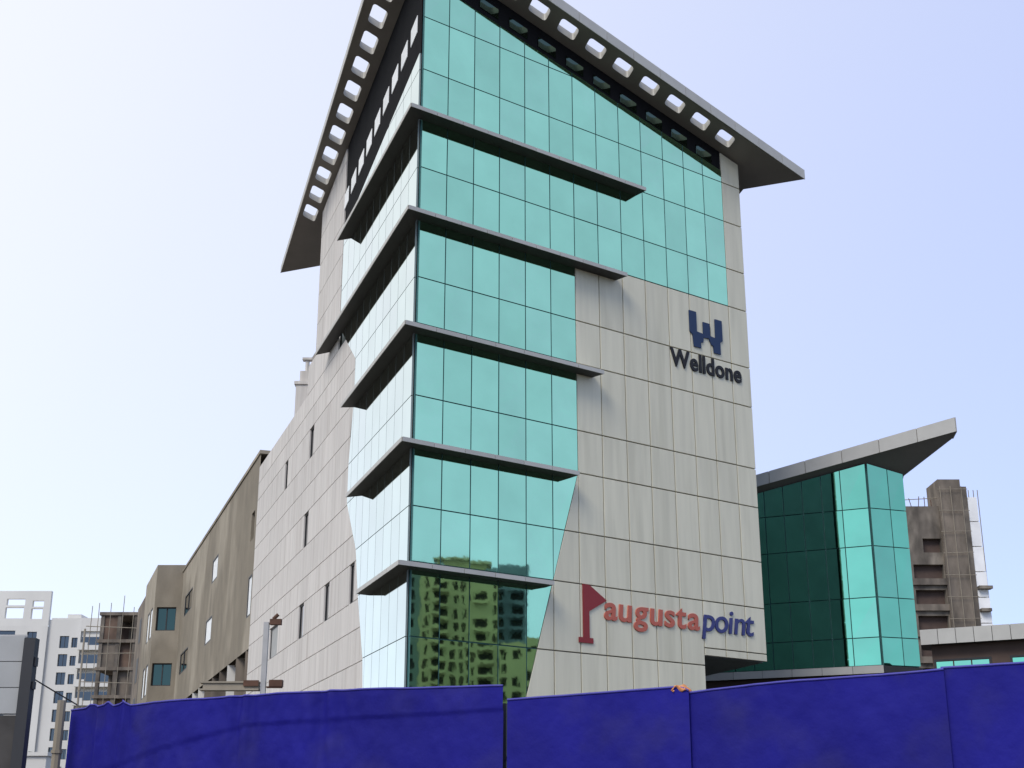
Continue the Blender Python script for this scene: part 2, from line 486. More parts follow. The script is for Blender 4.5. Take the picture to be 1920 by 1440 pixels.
for w in SWIN:
    win = MB(); pane = MB()
    u0, u1, z0, z1 = -w[1], -w[0], w[2], w[3]
    t = .05
    for (a, b, c, d) in ((u0, u0 + t, z0, z1), (u1 - t, u1, z0, z1), (u0 + t, u1 - t, z0, z0 + t), (u0 + t, u1 - t, z1 - t, z1)):
        q = [WL.pt(a, c, .0), WL.pt(b, c, .0), WL.pt(b, d, .0), WL.pt(a, d, .0)]
        win.face(q)
        r = [WL.pt(a, c, -.04), WL.pt(b, c, -.04), WL.pt(b, d, -.04), WL.pt(a, d, -.04)]
        for i in range(4): win.face([q[i], q[(i + 1) % 4], r[(i + 1) % 4], r[i]])
    wo = win.build('slit_window', M['black'], office)
    pane.face([WL.pt(u0, z0, -.03), WL.pt(u1, z0, -.03), WL.pt(u1, z1, -.03), WL.pt(u0, z1, -.03)])
    pane.build('pane', M['glass_dark'] if w[0] < 20.5 else M['sheet'], wo)

# ---- ledges (sun shades) wrapping the corner
LEDGES = [  # z underside, front end inner/outer, side end inner/outer
    (22.44, 8.77, 8.95, 9.2, 9.7), (19.03, 7.75, 7.98, 12.3, 12.9), (15.40, 6.65, 6.88, 7.5, 7.8),
    (11.93, 5.65, 5.80, 5.9, 6.4), (8.47, 4.70, 4.78, 4.4, 4.4)]
def strip_panels(parent, A, B, z0f, z1f, n, mat, out=.02, gap=.008, name='fascia_panel'):
    """thin cladding panels along the straight edge A->B (plan), heights given at t in 0..1"""
    A, B = Vector(A), Vector(B); d = (B - A).normalized(); nrm = Vector((d.y, -d.x))
    L = (B - A).length
    for i in range(n):
        t0, t1 = i / n + gap / L, (i + 1) / n - gap / L
        p, q = A + (B - A) * t0, A + (B - A) * t1
        mb = MB()
        pts = []
        for o in (0, out):
            for (pp, t) in ((p, t0), (q, t1)):
                pts.append((pp.x + nrm.x * o, pp.y + nrm.y * o, z0f(t))); pts.append((pp.x + nrm.x * o, pp.y + nrm.y * o, z1f(t)))
        c = Vector([sum(x[k] for x in pts) / 8 for k in range(3)])
        mb.v = [tuple(Vector(x) - c) for x in pts]
        mb.f = [(0, 1, 3, 2), (4, 6, 7, 5), (0, 2, 6, 4), (1, 5, 7, 3), (0, 4, 5, 1), (2, 3, 7, 6)]
        mb.m = [0] * 6
        mb.build(name, mat, parent, tuple(c))
for zb, fi, fo, si, so in LEDGES:
    T = .10
    # wall face is 8 cm proud of the plan line
    PA, PB = -.54, -.62
    zb += .11
    poly = [(PA, PB), (fo, PB), (fi, -.085), (-.085, -.085), (-.085, si), (PA, so)]
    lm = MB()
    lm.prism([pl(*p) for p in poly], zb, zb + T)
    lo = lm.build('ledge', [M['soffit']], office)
    A, B = pl(PA, PB), pl(fo, PB)
    strip_panels(lo, A, B, lambda t: zb - .012, lambda t: zb + T + .015, max(3, round((fo + .6) / 1.0)), M['fascia'])
    A, B = pl(PA, so), pl(PA, PB)
    strip_panels(lo, A, B, lambda t: zb - .012, lambda t: zb + T + .015, max(3, round(so / 1.1)), M['fascia'])
    cap = MB()
    cap.prism([pl(*p) for p in poly], zb + T + .002, zb + T + .012)
    cap.build('ledge_cap', M['fascia'], lo)

# ---- roof: one tilted slab pierced along the eaves
TH = .26
rf = MB()
def rz_(a, b, top): return soffit_z(a, b) + (TH if top else 0)
def rp(a, b, top): x, y = pl(a, b); return (x, y, rz_(a, b, top))
def oa(b): return -1.42 + .0287 * b               # the side overhang narrows away from the corner
def pierced(a0, a1, b0, b1, ca, cb_, ha, hb, taper=False):
    ch = .42
    l0, l1 = (a0, a0) if not taper else (oa(b0), oa(b1))
    outer = [(l0, b0), ((l0 + a1) / 2, b0), (a1, b0), (a1, (b0 + b1) / 2), (a1, b1), ((l1 + a1) / 2, b1), (l1, b1), ((l0 + l1) / 2, (b0 + b1) / 2)]
    # rounded rectangle, 16 points, matched to the 8 outer points in pairs
    ring = []
    for (sx, sy) in ((-1, -1), (1, -1), (1, 1), (-1, 1)):
        r = min(ha, hb) * ch
        cx, cy = ca + sx * (ha - r), cb_ + sy * (hb - r)
        base = {(-1, -1): 180, (1, -1): 270, (1, 1): 0, (-1, 1): 90}[(sx, sy)]
        for k in range(4):
            t = R(base + 30 * k); ring.append((cx + r * math.cos(t), cy + r * math.sin(t)))
    for top in (0, 1):
        for q in range(4):                       # corner fans
            cor = outer[q * 2]
            seg = ring[q * 4:q * 4 + 4]
            for k in range(3): rf.face([rp(*cor, top), rp(*seg[k], top), rp(*seg[k + 1], top)])
            nxt = ring[(q * 4 + 4) % 16]; mid = outer[q * 2 + 1]; c2 = outer[(q * 2 + 2) % 8]
            rf.face([rp(*cor, top), rp(*seg[3], top), rp(*mid, top)])
            rf.face([rp(*mid, top), rp(*seg[3], top), rp(*nxt, top)])
            rf.face([rp(*mid, top), rp(*nxt, top), rp(*c2, top)])
    for k in range(16):
        j = (k + 1) % 16
        rf.face([rp(*ring[k], 0), rp(*ring[j], 0), rp(*ring[j], 1), rp(*ring[k], 1)], 1)
OB = -1.27
OA = oa(OB)
def plain(poly):
    for top in (0, 1): rf.face([rp(*p, top) for p in poly])
fa = [.7 + 1.217 * k for k in range(11)]
for c in fa: pierced(c - .6085, c + .6085, OB, 0, c, -.72, .37, .29)
fb = [1.06 + 1.335 * k for k in range(12)]
for c in fb: pierced(0, 0, c - .6675, c + .6675, .53 * oa(c), c, .29, .45, True)
f0, f1, b0_, b1_ = fa[0] - .6085, fa[-1] + .6085, fb[0] - .6675, fb[-1] + .6675
plain([(OA, OB), (f0, OB), (f0, 0), (0, 0), (0, b0_), (oa(b0_), b0_)])
RE, LE = (16.6, OB - .05), (oa(20.9), 20.9)
plain([(0, 0), (f0, 0), (f1, 0), (f1, OB), RE, (14.85, .85), (14.85, 12.2), (.9, 18.7), LE, (oa(b1_), b1_), (0, b1_)])
edge = [(OA, OB), RE, (14.85, .85), (14.85, 12.2), (.9, 18.7), LE]
for i in range(len(edge)):
    p, q = edge[i], edge[(i + 1) % len(edge)]
    if i in (0, 5): continue
    rf.face([rp(*p, 0), rp(*q, 0), rp(*q, 1), rp(*p, 1)], 1)
roof = rf.build('roof', [M['roofsoffit'], M['fascia']], office, recalc=True)
def zedge(p, q, top, e=0): return lambda t: rz_(p[0] + (q[0] - p[0]) * t, p[1] + (q[1] - p[1]) * t, top) + e
strip_panels(roof, pl(OA, OB), pl(*RE), zedge((OA, OB), RE, 0, -.02), zedge((OA, OB), RE, 1, .10), 15, M['fascia'], .03)
strip_panels(roof, pl(*LE), pl(OA, OB), zedge(LE, (OA, OB), 0, -.02), zedge(LE, (OA, OB), 1, .03), 18, M['fascia'], .03)

# small vent on the annex roof
vp = MB()
x, y = pl(.5, 20.0)
vp.prism([(x - .35, y - .35), (x + .35, y - .35), (x + .3, y + .35), (x - .3, y + .35)], 18.5, 20.3)
vp.box(x - .42, x + .42, y - .42, y + .42, 20.28, 20.42)
vp.box(x - .22, x + .22, y - .22, y + .22, 20.42, 20.95)
vp.tube((x + .05, y, 20.9), (x + .05, y, 21.5), .09)
vp.box(x - .16, x + .26, y - .16, y + .16, 21.5, 21.6)
vp.tube((x + .9, y - .3, 18.5), (x + .9, y - .3, 20.0), .12)
vp.build('vent_shaft', M['stone'], office)

# ------------------------------------------------------------------ lettering
def glyph_mesh(ch, size, depth, offset, shear, xs):
    cu = bpy.data.curves.new('glyph', 'FONT')
    cu.body = ch; cu.size = size; cu.extrude = depth / 2; cu.offset = offset; cu.shear = shear
    cu.bevel_depth = 0.004; cu.resolution_u = 6
    ob = bpy.data.objects.new('glyph', cu); COL.objects.link(ob)
    dg = bpy.context.evaluated_depsgraph_get()
    me = bpy.data.meshes.new_from_object(ob.evaluated_get(dg))
    bpy.data.objects.remove(ob); bpy.data.curves.remove(cu)
    me.transform(Matrix.Diagonal((xs, 1, 1, 1)))
    return me
def word(parent, wall, text, s0, s1, zbase, xheight_ref, ref_h, mat, offset, shear=0.0, depth=.04, gapf=.10, d=.10):
    size = 1.0
    ms = [glyph_mesh(c, 1.0, 0.01, offset, shear, 1.0) for c in text]
    ref = ms[text.index(xheight_ref)]
    h = max(v.co.y for v in ref.vertices) - 0
    size = ref_h / h
    ws = [(min(v.co.x for v in m.vertices) * size, max(v.co.x for v in m.vertices) * size) for m in ms]
    gap = gapf * size
    shov = shear * ref_h
    tot = sum(b - a for a, b in ws) + gap * (len(ws) - 1) - (shov * (len(ws) - 1) * .6)
    xs = (s1 - s0) / tot
    x = s0
    for ch, m, (a, b) in zip(text, ms, ws):
        bpy.data.meshes.remove(m)
        me = glyph_mesh(ch, size, depth, offset * size, shear, xs)
        me.name = 'letter'; me.materials.append(mat)
        o = bpy.data.objects.new('letter', me)
        o.location = Vector(wall.pt(x - a * xs, zbase, d)) - Vector((0, 0, 0))
        o.rotation_euler = (math.pi / 2, 0, wall.rz)
        link(o, parent)
        x += (b - a + gap * (.2 if ch == 'W' else 1) - shov * .6) * xs
WS = Wall(None, (0, 0), T1)
def plate(parent, name, polys, mat, d0=.085, d1=.125):
    mb = MB()
    for poly in polys:
        n = len(poly); i = len(mb.v)
        mb.v += [WS.pt(u, z, d0) for u, z in poly] + [WS.pt(u, z, d1) for u, z in poly]
        mb.f.append(tuple(i + n + k for k in range(n))); mb.f.append(tuple(i + k for k in reversed(range(n))))
        for k in range(n):
            j = (k + 1) % n; mb.f.append((i + k, i + j, i + n + j, i + n + k))
        mb.m += [0] * (n + 2)
    return mb.build(name, mat, parent)
def rects(s0, z0, L): return [[(s0 + a, z0 + c), (s0 + b, z0 + c), (s0 + b, z0 + d), (s0 + a, z0 + d)] for a, b, c, d in L]

sign1 = thing('wall_sign', (C0.x, C0.y, 0), 'navy block emblem above black raised lettering high on the grey front', 'sign')
W_out = [(0, 1.30), (0, .52), (.13, .42), (.17, .0), (.50, .0), (.50, .20), (.62, .24), (.64, .42), (.90, .44), (1.0, .24), (1.10, .20), (1.12, -.04), (1.44, -.04),
         (1.44, .40), (1.56, .48), (1.56, 1.24), (1.23, 1.24), (1.22, .52), (.96, .55), (.96, 1.0), (.64, 1.0), (.64, .55), (.33, .58), (.33, 1.30)]
plate(sign1, 'emblem', [[(11.02 + u, 17.56 + z) for u, z in W_out]], M['navy'])
word(sign1, WS, 'Welldone', 10.06, 13.48, 16.68, 'W', .62, M['ink'], .020, 0.0, gapf=.075)
sign2 = thing('wall_sign', (C0.x, C0.y, 0), 'red flag emblem with orange and blue raised lettering low on the grey front', 'sign')
plate(sign2, 'flag_emblem', [[(6.07, 7.24), (6.30, 7.24), (6.30, 8.03), (7.0, 8.42), (6.32, 8.83), (6.07, 8.83)], [(5.9, 7.08), (6.44, 7.08), (6.44, 7.238), (5.9, 7.238)]], M['red'])
word(sign2, WS, 'augusta', 6.9, 10.88, 7.86, 'u', .50, M['orange'], .015, 0.08, gapf=.075)
word(sign2, WS, 'point', 10.97, 13.36, 7.87, 'o', .52, M['navy2'], .006, 0.16, gapf=.05)

# ------------------------------------------------------------------ glass wing on the right
W0 = Vector((13.76, 51.0))
HA, HB = R(-66), R(70.7)
TA = Vector((math.sin(HA), math.cos(HA))); TB = Vector((math.sin(HB), math.cos(HB)))
wing = thing('glass_wing', (W0.x, W0.y, 0), 'lower teal glass wing with a rising blade roof beside the tall office block', 'building')
WA = Wall(wing, (0, 0), -TA)                      # u = -distance to the left of the corner
WB = Wall(wing, (0, 0), TB)
NI = -WA.out                                      # inward
def wpl(u, d): p = TA * u + NI * d; return (p.x, p.y)
def ud(x, y):
    v = Vector((x, y)); return v.dot(TA), v.dot(NI)
def wunder(x, y): u, d = ud(x, y); return 15.42 - .175 * u - .45 * d
def wtop(x, y): u, d = ud(x, y); return 15.98 - .185 * u - .25 * d
bod = MB(); 
bp = [wpl(9, .05), wpl(.04, .05), (TB.x * 1.6 + NI.x * .05, TB.y * 1.6 + NI.y * .05), wpl(.6, 5), wpl(9, 5)]
bod.prism(bp, 0, lambda x, y: min(wunder(x, y) - .03, 15.4)); bod.build('core_wall', M['joint'], wing)
rfm = MB(); rfm.prism([wpl(9.5, -.38), wpl(-3.55, -.38), wpl(-3.35, -.05), wpl(-1.25, 1.25), wpl(.2, 5.5), wpl(9.5, 5.5)], wunder, wtop)
wroof = rfm.build('blade_roof', [M['roofsoffit']], wing)
A, B = wpl(9.5, -.38), wpl(-3.55, -.38)
strip_panels(wroof, A, B, lambda t: wunder(*(Vector(A).lerp(Vector(B), t))) - .02, lambda t: wtop(*(Vector(A).lerp(Vector(B), t))) + .02, 9, M['fascia'], .03, .012)
A2, B2 = wpl(-3.55, -.38), wpl(-3.35, -.05)
strip_panels(wroof, A2, B2, lambda t: wunder(*(Vector(A2).lerp(Vector(B2), t))) - .02, lambda t: wtop(*(Vector(A2).lerp(Vector(B2), t))) + .02, 1, M['fascia'], .03, .0)
WR = [7.66, 8.7, 10.2, 12.16, 13.63, 18.0]
UA = [0, 1.0, 1.76, 2.52, 3.28, 4.04, 4.8, 5.56, 6.32, 7.08, 7.84]
for r in range(5):
    for c in range(len(UA) - 1):
        poly = cell(-UA[c + 1], -UA[c], WR[r], WR[r + 1])
        poly = clip(poly, -.175, 1, 15.40)
        if area(poly) > .03: piece(WA, 'glass_pane', poly, M['glass_wing'], .04, .03, .017, .0006, tilt=.0006)
    for u0, u1 in ((0.02, .92), (.92, 1.65)):
        poly = cell(u0, u1, WR[r], WR[r + 1])
        # underside of the roof along this facet
        za, zb_ = wunder(TB.x * 0, 0), wunder(TB.x * 1.65, TB.y * 1.65)
        sl = (zb_ - za) / 1.65
        poly = clip(poly, -sl, 1, za)
        if area(poly) > .03: piece(WB, 'glass_pane', poly, M['glass_wing'], .04, .03, .017, .0006, tilt=.0006)
cor = MB()
cor.prism([wpl(9, -.32), wpl(-.1, -.32), (TB.x * 1.8 - NI.x * .1, TB.y * 1.8 - NI.y * .1), (TB.x * 1.75 + NI.x * .2, TB.y * 1.75 + NI.y * .2), wpl(9, .02)], 7.36, 7.62)
co_ = cor.build('cornice', M['soffit'], wing)
strip_panels(co_, wpl(9, -.32), wpl(-.1, -.32), lambda t: 7.35, lambda t: 7.63, 8, M['fascia'], .02)
bs = MB(); bs.prism([wpl(9, -.02), wpl(-.02, -.02), (TB.x * 1.6, TB.y * 1.6 - .03), (TB.x * 1.6 + NI.x * .05, TB.y * 1.6 + NI.y * .04), wpl(9, .04)], 0, 7.355)
bs.build('base_wall', M['brownwall'], wing)

# ------------------------------------------------------------------ low block with the grey parapet, far right
B0 = Vector((13.77, 46.0)); HBk = R(-62)
TK = -Vector((math.sin(HBk), math.cos(HBk)))      # to the right
low = thing('low_block', (B0.x, B0.y, 0), 'low brown block with grey panelled parapet in front of the wing', 'building')
WK = Wall(low, (0, 0), TK)
KI = -WK.out
def kp(u, d): p = TK * u + KI * d; return (p.x, p.y)
mb = MB(); mb.prism([kp(0, 0), kp(14, 0), kp(14, 4), kp(2, 4), kp(-.25, 1.45)], 7.75, 8.22); par = mb.build('parapet', M['soffit'], low)
strip_panels(par, kp(0, 0), kp(14, 0), lambda t: 7.74, lambda t: 8.24, 24, M['fascia'], .025, .010)
mb = MB(); mb.prism([kp(.25, .45), kp(14, .45), kp(14, 4), kp(2.2, 4), kp(.2, 1.45)], 0, 7.755); mb.build('wall', M['brownwall'], low)
for u0, u1 in ((.35, 2.1), (2.8, 5.2), (5.9, 8.0)):
    n = 3 if u0 < 1 else 4
    fr = MB()
    fr.v = [WK.pt(u, z, -.42) for u, z in ((u0 - .06, 5.9), (u1 + .06, 5.9), (u1 + .06, 7.28), (u0 - .06, 7.28), (u0, 5.96), (u1, 5.96), (u1, 7.22), (u0, 7.22))]
    fr.f = [(i, (i + 1) % 4, 4 + (i + 1) % 4, 4 + i) for i in range(4)]
    fr.m = [0] * 4
    w_ = fr.build('window', M['black'], low)
    for i in range(n):
        a, b = u0 + (u1 - u0) * i / n, u0 + (u1 - u0) * (i + 1) / n
        piece(WK, 'pane', cell(a, b, 5.96, 7.22), M['glass_wing'], .03, -.44, .02, .003, tilt=.002, parent=w_)

# ------------------------------------------------------------------ walls with real openings
def open_wall(wall, u0, u1, z0, z1, holes, reveal=.25, d=0.0):
    mb = MB()
    us = sorted({u0, u1, *[h[0] for h in holes], *[h[1] for h in holes]}); zs_ = sorted({z0, z1, *[h[2] for h in holes], *[h[3] for h in holes]})
    us = [u for u in us if u0 <= u <= u1]; zs_ = [q for q in zs_ if z0 <= q <= z1]
    for i in range(len(us) - 1):
        for j in range(len(zs_) - 1):
            mu, mz = (us[i] + us[i + 1]) / 2, (zs_[j] + zs_[j + 1]) / 2
            if any(h[0] < mu < h[1] and h[2] < mz < h[3] for h in holes): continue
            mb.face([wall.pt(us[i], zs_[j], d), wall.pt(us[i + 1], zs_[j], d), wall.pt(us[i + 1], zs_[j + 1], d), wall.pt(us[i], zs_[j + 1], d)])
    for a, b, c, e in holes:
        q = [(a, c), (b, c), (b, e), (a, e)]
        for k in range(4):
            p0, p1 = q[k], q[(k + 1) % 4]
            mb.face([wall.pt(*p0, d), wall.pt(*p0, d - reveal), wall.pt(*p1, d - reveal), wall.pt(*p1, d)])
    return mb
def window(wall, h, mat, parent, d=-.2, bars=1, frame=M['black'], name='window'):
    a, b, c, e = h; t = min(.08, (b - a) * .1)
    fm = MB()
    def bar(x0, x1, y0, y1):
        q = [wall.pt(x0, y0, d + .05), wall.pt(x1, y0, d + .05), wall.pt(x1, y1, d + .05), wall.pt(x0, y1, d + .05)]
        r = [wall.pt(x0, y0, d), wall.pt(x1, y0, d), wall.pt(x1, y1, d), wall.pt(x0, y1, d)]
        fm.face(q)
        for i in range(4): fm.face([q[i], r[i], r[(i + 1) % 4], q[(i + 1) % 4]])
    bar(a, a + t, c, e); bar(b - t, b, c, e); bar(a + t, b - t, c, c + t); bar(a + t, b - t, e - t, e)
    for k in range(bars):
        m = a + (b - a) * (k + 1) / (bars + 1); bar(m - t / 2, m + t / 2, c + t, e - t)
    w = fm.build(name, frame, parent, recalc=False)
    pm = MB(); pm.face([wall.pt(a, c, d + .01), wall.pt(b, c, d + .01), wall.pt(b, e, d + .01), wall.pt(a, e, d + .01)])
    pm.build('pane', mat, w, recalc=False)
    return w

# ------------------------------------------------------------------ brown building behind, left
bo = P(0, 28.6)
brown = thing('rendered_building', (bo.x, bo.y, 0), 'unfinished brown rendered building with corner bay behind the stone wall', 'building')
WBn = Wall(brown, (0, 0), -T2)                    # u = -(b-28.6)
def bu(b): return -(b - 28.6)
ZT = 19.45
hol = [(bu(45.0), bu(42.6), 15.75, 17.15), (bu(46.3), bu(43.6), 12.3, 13.75), (bu(59.3), bu(55.0), 15.9, 17.3), (bu(59.6), bu(55.2), 12.0, 13.4),
       (bu(30.2), bu(29.0), 11.6, 13.6), (bu(30.4), bu(29.4), 15.4, 16.8)]
open_wall(WBn, bu(62.0), 0, 10.0, ZT, hol, .3).build('wall', M['render'], brown, recalc=False)
bx = MB()
bx.prism([(-T2.x * 0 + .0, 0), (T1.x * 9, T1.y * 9), (T2.x * 33.4 + T1.x * 9, T2.y * 33.4 + T1.y * 9), (T2.x * 33.4, T2.y * 33.4)], 9.9, ZT - .02)
# push the mass 0.32 m behind the wall so the openings keep their depth
bx.v = [(x + .9435 * .32, y + .3315 * .32, z) for x, y, z in bx.v]
bx.build('mass', M['concrete'], brown)
for i, h in enumerate(hol):
    window(WBn, h, [M['sky_white'], M['sky_white'], M['glass_green'], M['glass_green'], M['sky_white'], M['glass_dark']][i], brown, -.05 if i < 5 else -.2, 1 if i in (2, 3) else 0)  # white panes here paint in the sky seen through the building
par_ = MB()
pq = [WBn.pt(0, ZT, .06), WBn.pt(bu(62.0), ZT, .06), WBn.pt(bu(62.0), ZT, -.5), WBn.pt(0, ZT, -.5)]
par_.prism([(p[0], p[1]) for p in pq], ZT, ZT + .18); par_.build('coping', M['render'], brown)
# sill bands
# corner bay
X0 = Vector(WBn.pt(bu(62.0), 0, 0)[:2]); 
WBy = Wall(brown, X0 + Vector((-1.85, 0.0)), Vector((1, 0)))      # face towards the street end
bh = [(.18, 1.55, 15.35, 17.0), (.18, 1.55, 11.55, 13.1)]
open_wall(WBy, 0, 1.85 + .6, 0, 20.0, bh, .3).build('bay_wall', M['render'], brown, recalc=False)
WBo = Wall(brown, X0 + Vector((-1.85, 0.0)), -T2)
bh2 = [(-5.2, -3.6, 15.0, 17.2), (-2.9, -1.2, 15.0, 17.2), (-5.2, -3.6, 11.0, 13.2), (-2.9, -1.2, 11.0, 13.2)]
open_wall(WBo, -9.0, 0, 0, 20.0, bh2, .3).build('bay_wall', M['render'], brown, recalc=False)
for h in bh: window(WBy, h, M['glass_green'], brown, -.26, 1)
for h in bh2: window(WBo, h, M['sky_white'], brown, -.06, 0)  # bay panes painted white as bright sky seen through
bm_ = MB(); q0 = X0 + Vector((-1.85, 0))
e1 = q0 + T2 * 9.0; ins = Vector((.33, .33))
bm_.prism([tuple(q0 + ins), tuple(q0 + Vector((5, .33))), tuple(e1 + Vector((5, 0))), tuple(e1 + Vector((.33, 0)))], 0, 19.98)
bm_.build('mass', M['concrete'], brown)
# open undercroft: columns and pale slab edge
uc = MB()
uc.prism([tuple(T2 * 0 + Vector((.6, .3))), tuple(T1 * 8), tuple(T2 * 33 + T1 * 8), tuple(T2 * 33 + Vector((.6, .3)))], 0, 9.8)
uc.v = [(x + 2.2, y + .8, z) for x, y, z in uc.v]
uc.build('undercroft_wall', M['brownwall'], brown)
for k in range(11):
    b = 29.6 + 3.0 * k
    c = MB(); p0 = WBn.pt(bu(b), 0, -.25); 
    c.box(p0[0] - .22, p0[0] + .22, p0[1] - .22, p0[1] + .22, 0, 9.98)
    c.build('column', M['whitewall'] if k in (2, 6, 7, 9) else M['concrete2'], brown)

# beyond the bay
e2 = X0 + T2 * 9.05 + Vector((bo.x * 0 - 1.2, 0))
ext = MB()
ext.prism([tuple(e2), tuple(e2 + Vector((6, 0))), tuple(e2 + T2 * 16 + Vector((6, 0))), tuple(e2 + T2 * 16)], 0, 20.6)
ext.build('rear_wall', M['concrete2'], brown)
for zz in (10.5, 13.8, 17.1):
    for uu in (2.0, 6.0, 10.5):
        p = e2 + T2 * uu
        o = MB(); Wd = Wall(brown, e2, -T2)
        q = [Wd.pt(-uu - 1.8, zz, .02), Wd.pt(-uu, zz, .02), Wd.pt(-uu, zz + 2, .02), Wd.pt(-uu - 1.8, zz + 2, .02)]
        o.face(q); o.build('opening_shade', M['black'], brown, recalc=False)  # flat black sheet on the solid wall, paints the shade of an opening

# ------------------------------------------------------------------ scaffolded frame building
sx, sy = -45.6, 150.0
scf = thing('concrete_frame_building', (sx, sy, 0), 'half built concrete frame with brick infill and scaffold poles', 'building')
for k in range(9):
    o = MB(); zz = 3.0 * k + .9
    o.box(0, 6.2, 0, 9, zz, zz + .35); o.build('slab', M['concrete2'], scf)
for k in range(4):
    for yy in (0.15, 5.0):
        o = MB(); x = .15 + 1.85 * k
        o.box(x, x + .4, yy, yy + .4, 0, 24.9); o.build('column', M['concrete'], scf)
for k in range(8):
    for j in range(3):
        if (k * 3 + j) % 7 == 1: continue
        o = MB(); x = .55 + 1.85 * j
        o.box(x, x + 1.45, .3 + .5 * (j % 2), .55 + .5 * (j % 2), 3.0 * k + 1.25, 3.0 * k + 1.25 + (2.65 if (k + 2 * j) % 5 else 1.3)); o.build('infill_wall', M['brick'] if (k + j) % 3 else M['concrete2'], scf)
o = MB(); o.box(.6, 6.0, 5.5, 8.8, 1, 24.5); o.build('rear_wall', M['brownwall'], scf)
for k in range(5):
    o = MB(); x = -.9 + 1.2 * k + random.uniform(-.2, .2)
    o.tube((x, -.6, 0), (x + random.uniform(-.2, .2), -.6, 26.5 + random.uniform(-1, 1)), .04, n=6); o.build('scaffold_pole', M['bamboo'], scf)
for k in range(8):
    o = MB(); o.tube((-1.2, -.6, 3 * k + 2.6), (5, -.6, 3 * k + 2.6 + random.uniform(-.3, .3)), .05, n=6); o.build('scaffold_pole', M['bamboo'], scf)

# ------------------------------------------------------------------ white apartment block, far left
wx, wy = -98.0, 250.0
ap = thing('apartment_block', (wx, wy, 0), 'white apartment block with open rooftop frame and stacked balconies', 'building')
Wt = Wall(ap, (0, 0), Vector((1, 0)))             # u = X + 98
U = lambda X: X - wx
top = [(U(-93.4), U(-90.0), 42.25, 43.45), (U(-93.5), U(-90.1), 39.85, 41.85), (U(-88.6), U(-86.5), 42.0, 43.1), (U(-88.7), U(-86.6), 39.75, 41.65)]
midh = [(0.5, U(-91.2), 35.6, 37.6), (U(-89.0), U(-87.2), 35.2, 37.4)]
rows = [35.0 - 3.3 * k for k in range(10)]
m2 = []
for r in rows[1:]: m2.append((U(-89.0), U(-87.2), r - .4, r + 1.6)); m2.append((1.5, U(-91.6), r - .4, r + 1.6))
open_wall(Wt, 0, U(-85.3), 38.5, 44.9, top, .8).build('rooftop_frame', M['whitewall'], ap, recalc=False)
bk = MB(); bk.face([Wt.pt(0, 44.9, 0), Wt.pt(U(-85.3), 44.9, 0), Wt.pt(U(-85.3), 44.9, -.8), Wt.pt(0, 44.9, -.8)]); bk.face([Wt.pt(U(-85.3), 38.5, 0), Wt.pt(U(-85.3), 38.5, -.8), Wt.pt(U(-85.3), 44.9, -.8), Wt.pt(U(-85.3), 44.9, 0)])
bk.build('frame_edge', M['whitewall'], ap, recalc=False)
open_wall(Wt, 0, U(-85.3), 0, 38.5, midh + m2, .5).build('wall', M['whitewall'], ap, recalc=False)
ms_ = MB(); ms_.box(0.0, U(-85.3), .5, 14, 0, 38.45); ms_.build('mass', M['whitewall'], ap)
for h in midh + m2: window(Wt, h, M['glass_dark'], ap, -.45, 1)
rh = []
for r in rows: rh.append((U(-83.1), U(-81.4), r - .5, r + 1.7)); rh.append((U(-80.9), U(-79.8), r - .4, r + 1.4))
WtR = Wall(ap, (0, .6), Vector((1, 0)))
open_wall(WtR, U(-85.3), U(-79.3), 0, 39.7, rh, .5).build('wall', M['whitewall'], ap, recalc=False)
for i, h in enumerate(rh): window(WtR, h, M['glass_dark'] if i < 14 else M['glass_green'], ap, -.45, 1)
ms_ = MB(); ms_.box(U(-85.28), U(-70), 1.1, 14, 0, 39.6); ms_.build('mass', M['whitewall'], ap)
hd_ = MB(); hd_.box(U(-82.5), U(-80.0), 2, 6, 39.6, 40.9); hd_.box(U(-84.9), U(-72), .62, .8, 39.7, 40.0); hd_.box(U(-79.3), U(-70), .62, 1.09, 37.6, 39.7); hd_.build('roof_block', M['whitewall'], ap)
for k, r in enumerate(rows):
    bl = MB(); bl.box(U(-79.2), U(-70), -.9, 1.0, r - 1.0, r - .75); bl.box(U(-79.2), U(-70.5), -.95, -.8, r - 1.0, r - .15)
    if k % 3 != 1: bl.box(U(-79.2), U(-77.4), -1.0, -.96, r - 1.0, r + .3)
    b_ = bl.build('balcony', M['whitewall'], ap)
    dk = MB(); dk.face([(U(-79.2), 1.08, r - .7), (U(-70.5), 1.08, r - .7), (U(-70.5), 1.08, r + 1.6), (U(-79.2), 1.08, r + 1.6)]); dk.build('balcony_door', M['glass_dark'], b_, recalc=False)

# ------------------------------------------------------------------ concrete tower under construction, far right
tx, ty = 47.4, 160.0
tw = thing('concrete_tower', (tx, ty, 0), 'bare concrete tower under construction with white netting on its edge', 'building')
Kz = lambda z: 1.6 + (z - 1.6) * 160 / 120
Wtw = Wall(tw, (0, 0), Vector((1, 0)))
fl = []
for k in range(14):
    z0 = Kz(25.7) - 3.05 * (k - 0)
    if k == 0: fl.append((1.9, 4.1, z0 + .2, z0 + 1.9))
    elif z0 > 1: fl.append((.5, 4.1, z0 - .2, z0 + 1.8))
open_wall(Wtw, 0, 4.3, 0, Kz(30.1), fl, .8).build('wall', M['concrete'], tw, recalc=False)
o = MB(); o.box(0.0, 6, .8, 9, 0, Kz(30)); o.build('mass', M['brownwall'], tw)
for i, h in enumerate(fl[1:]):
    o = MB(); o.box(.2, 4.2, -.45, -.02, h[2] - .5, h[2] + .25); o.build('slab_edge', M['concrete2'], tw)
o = MB(); o.prism([(4.2, -.6), (6.9, -.6), (7.1, .4), (7.1, 4), (4.2, 4)], 0, lambda x, y: Kz(32.5) - (1.2 if x > 6.95 else 0)); o.build('lift_core', M['concrete2'], tw)
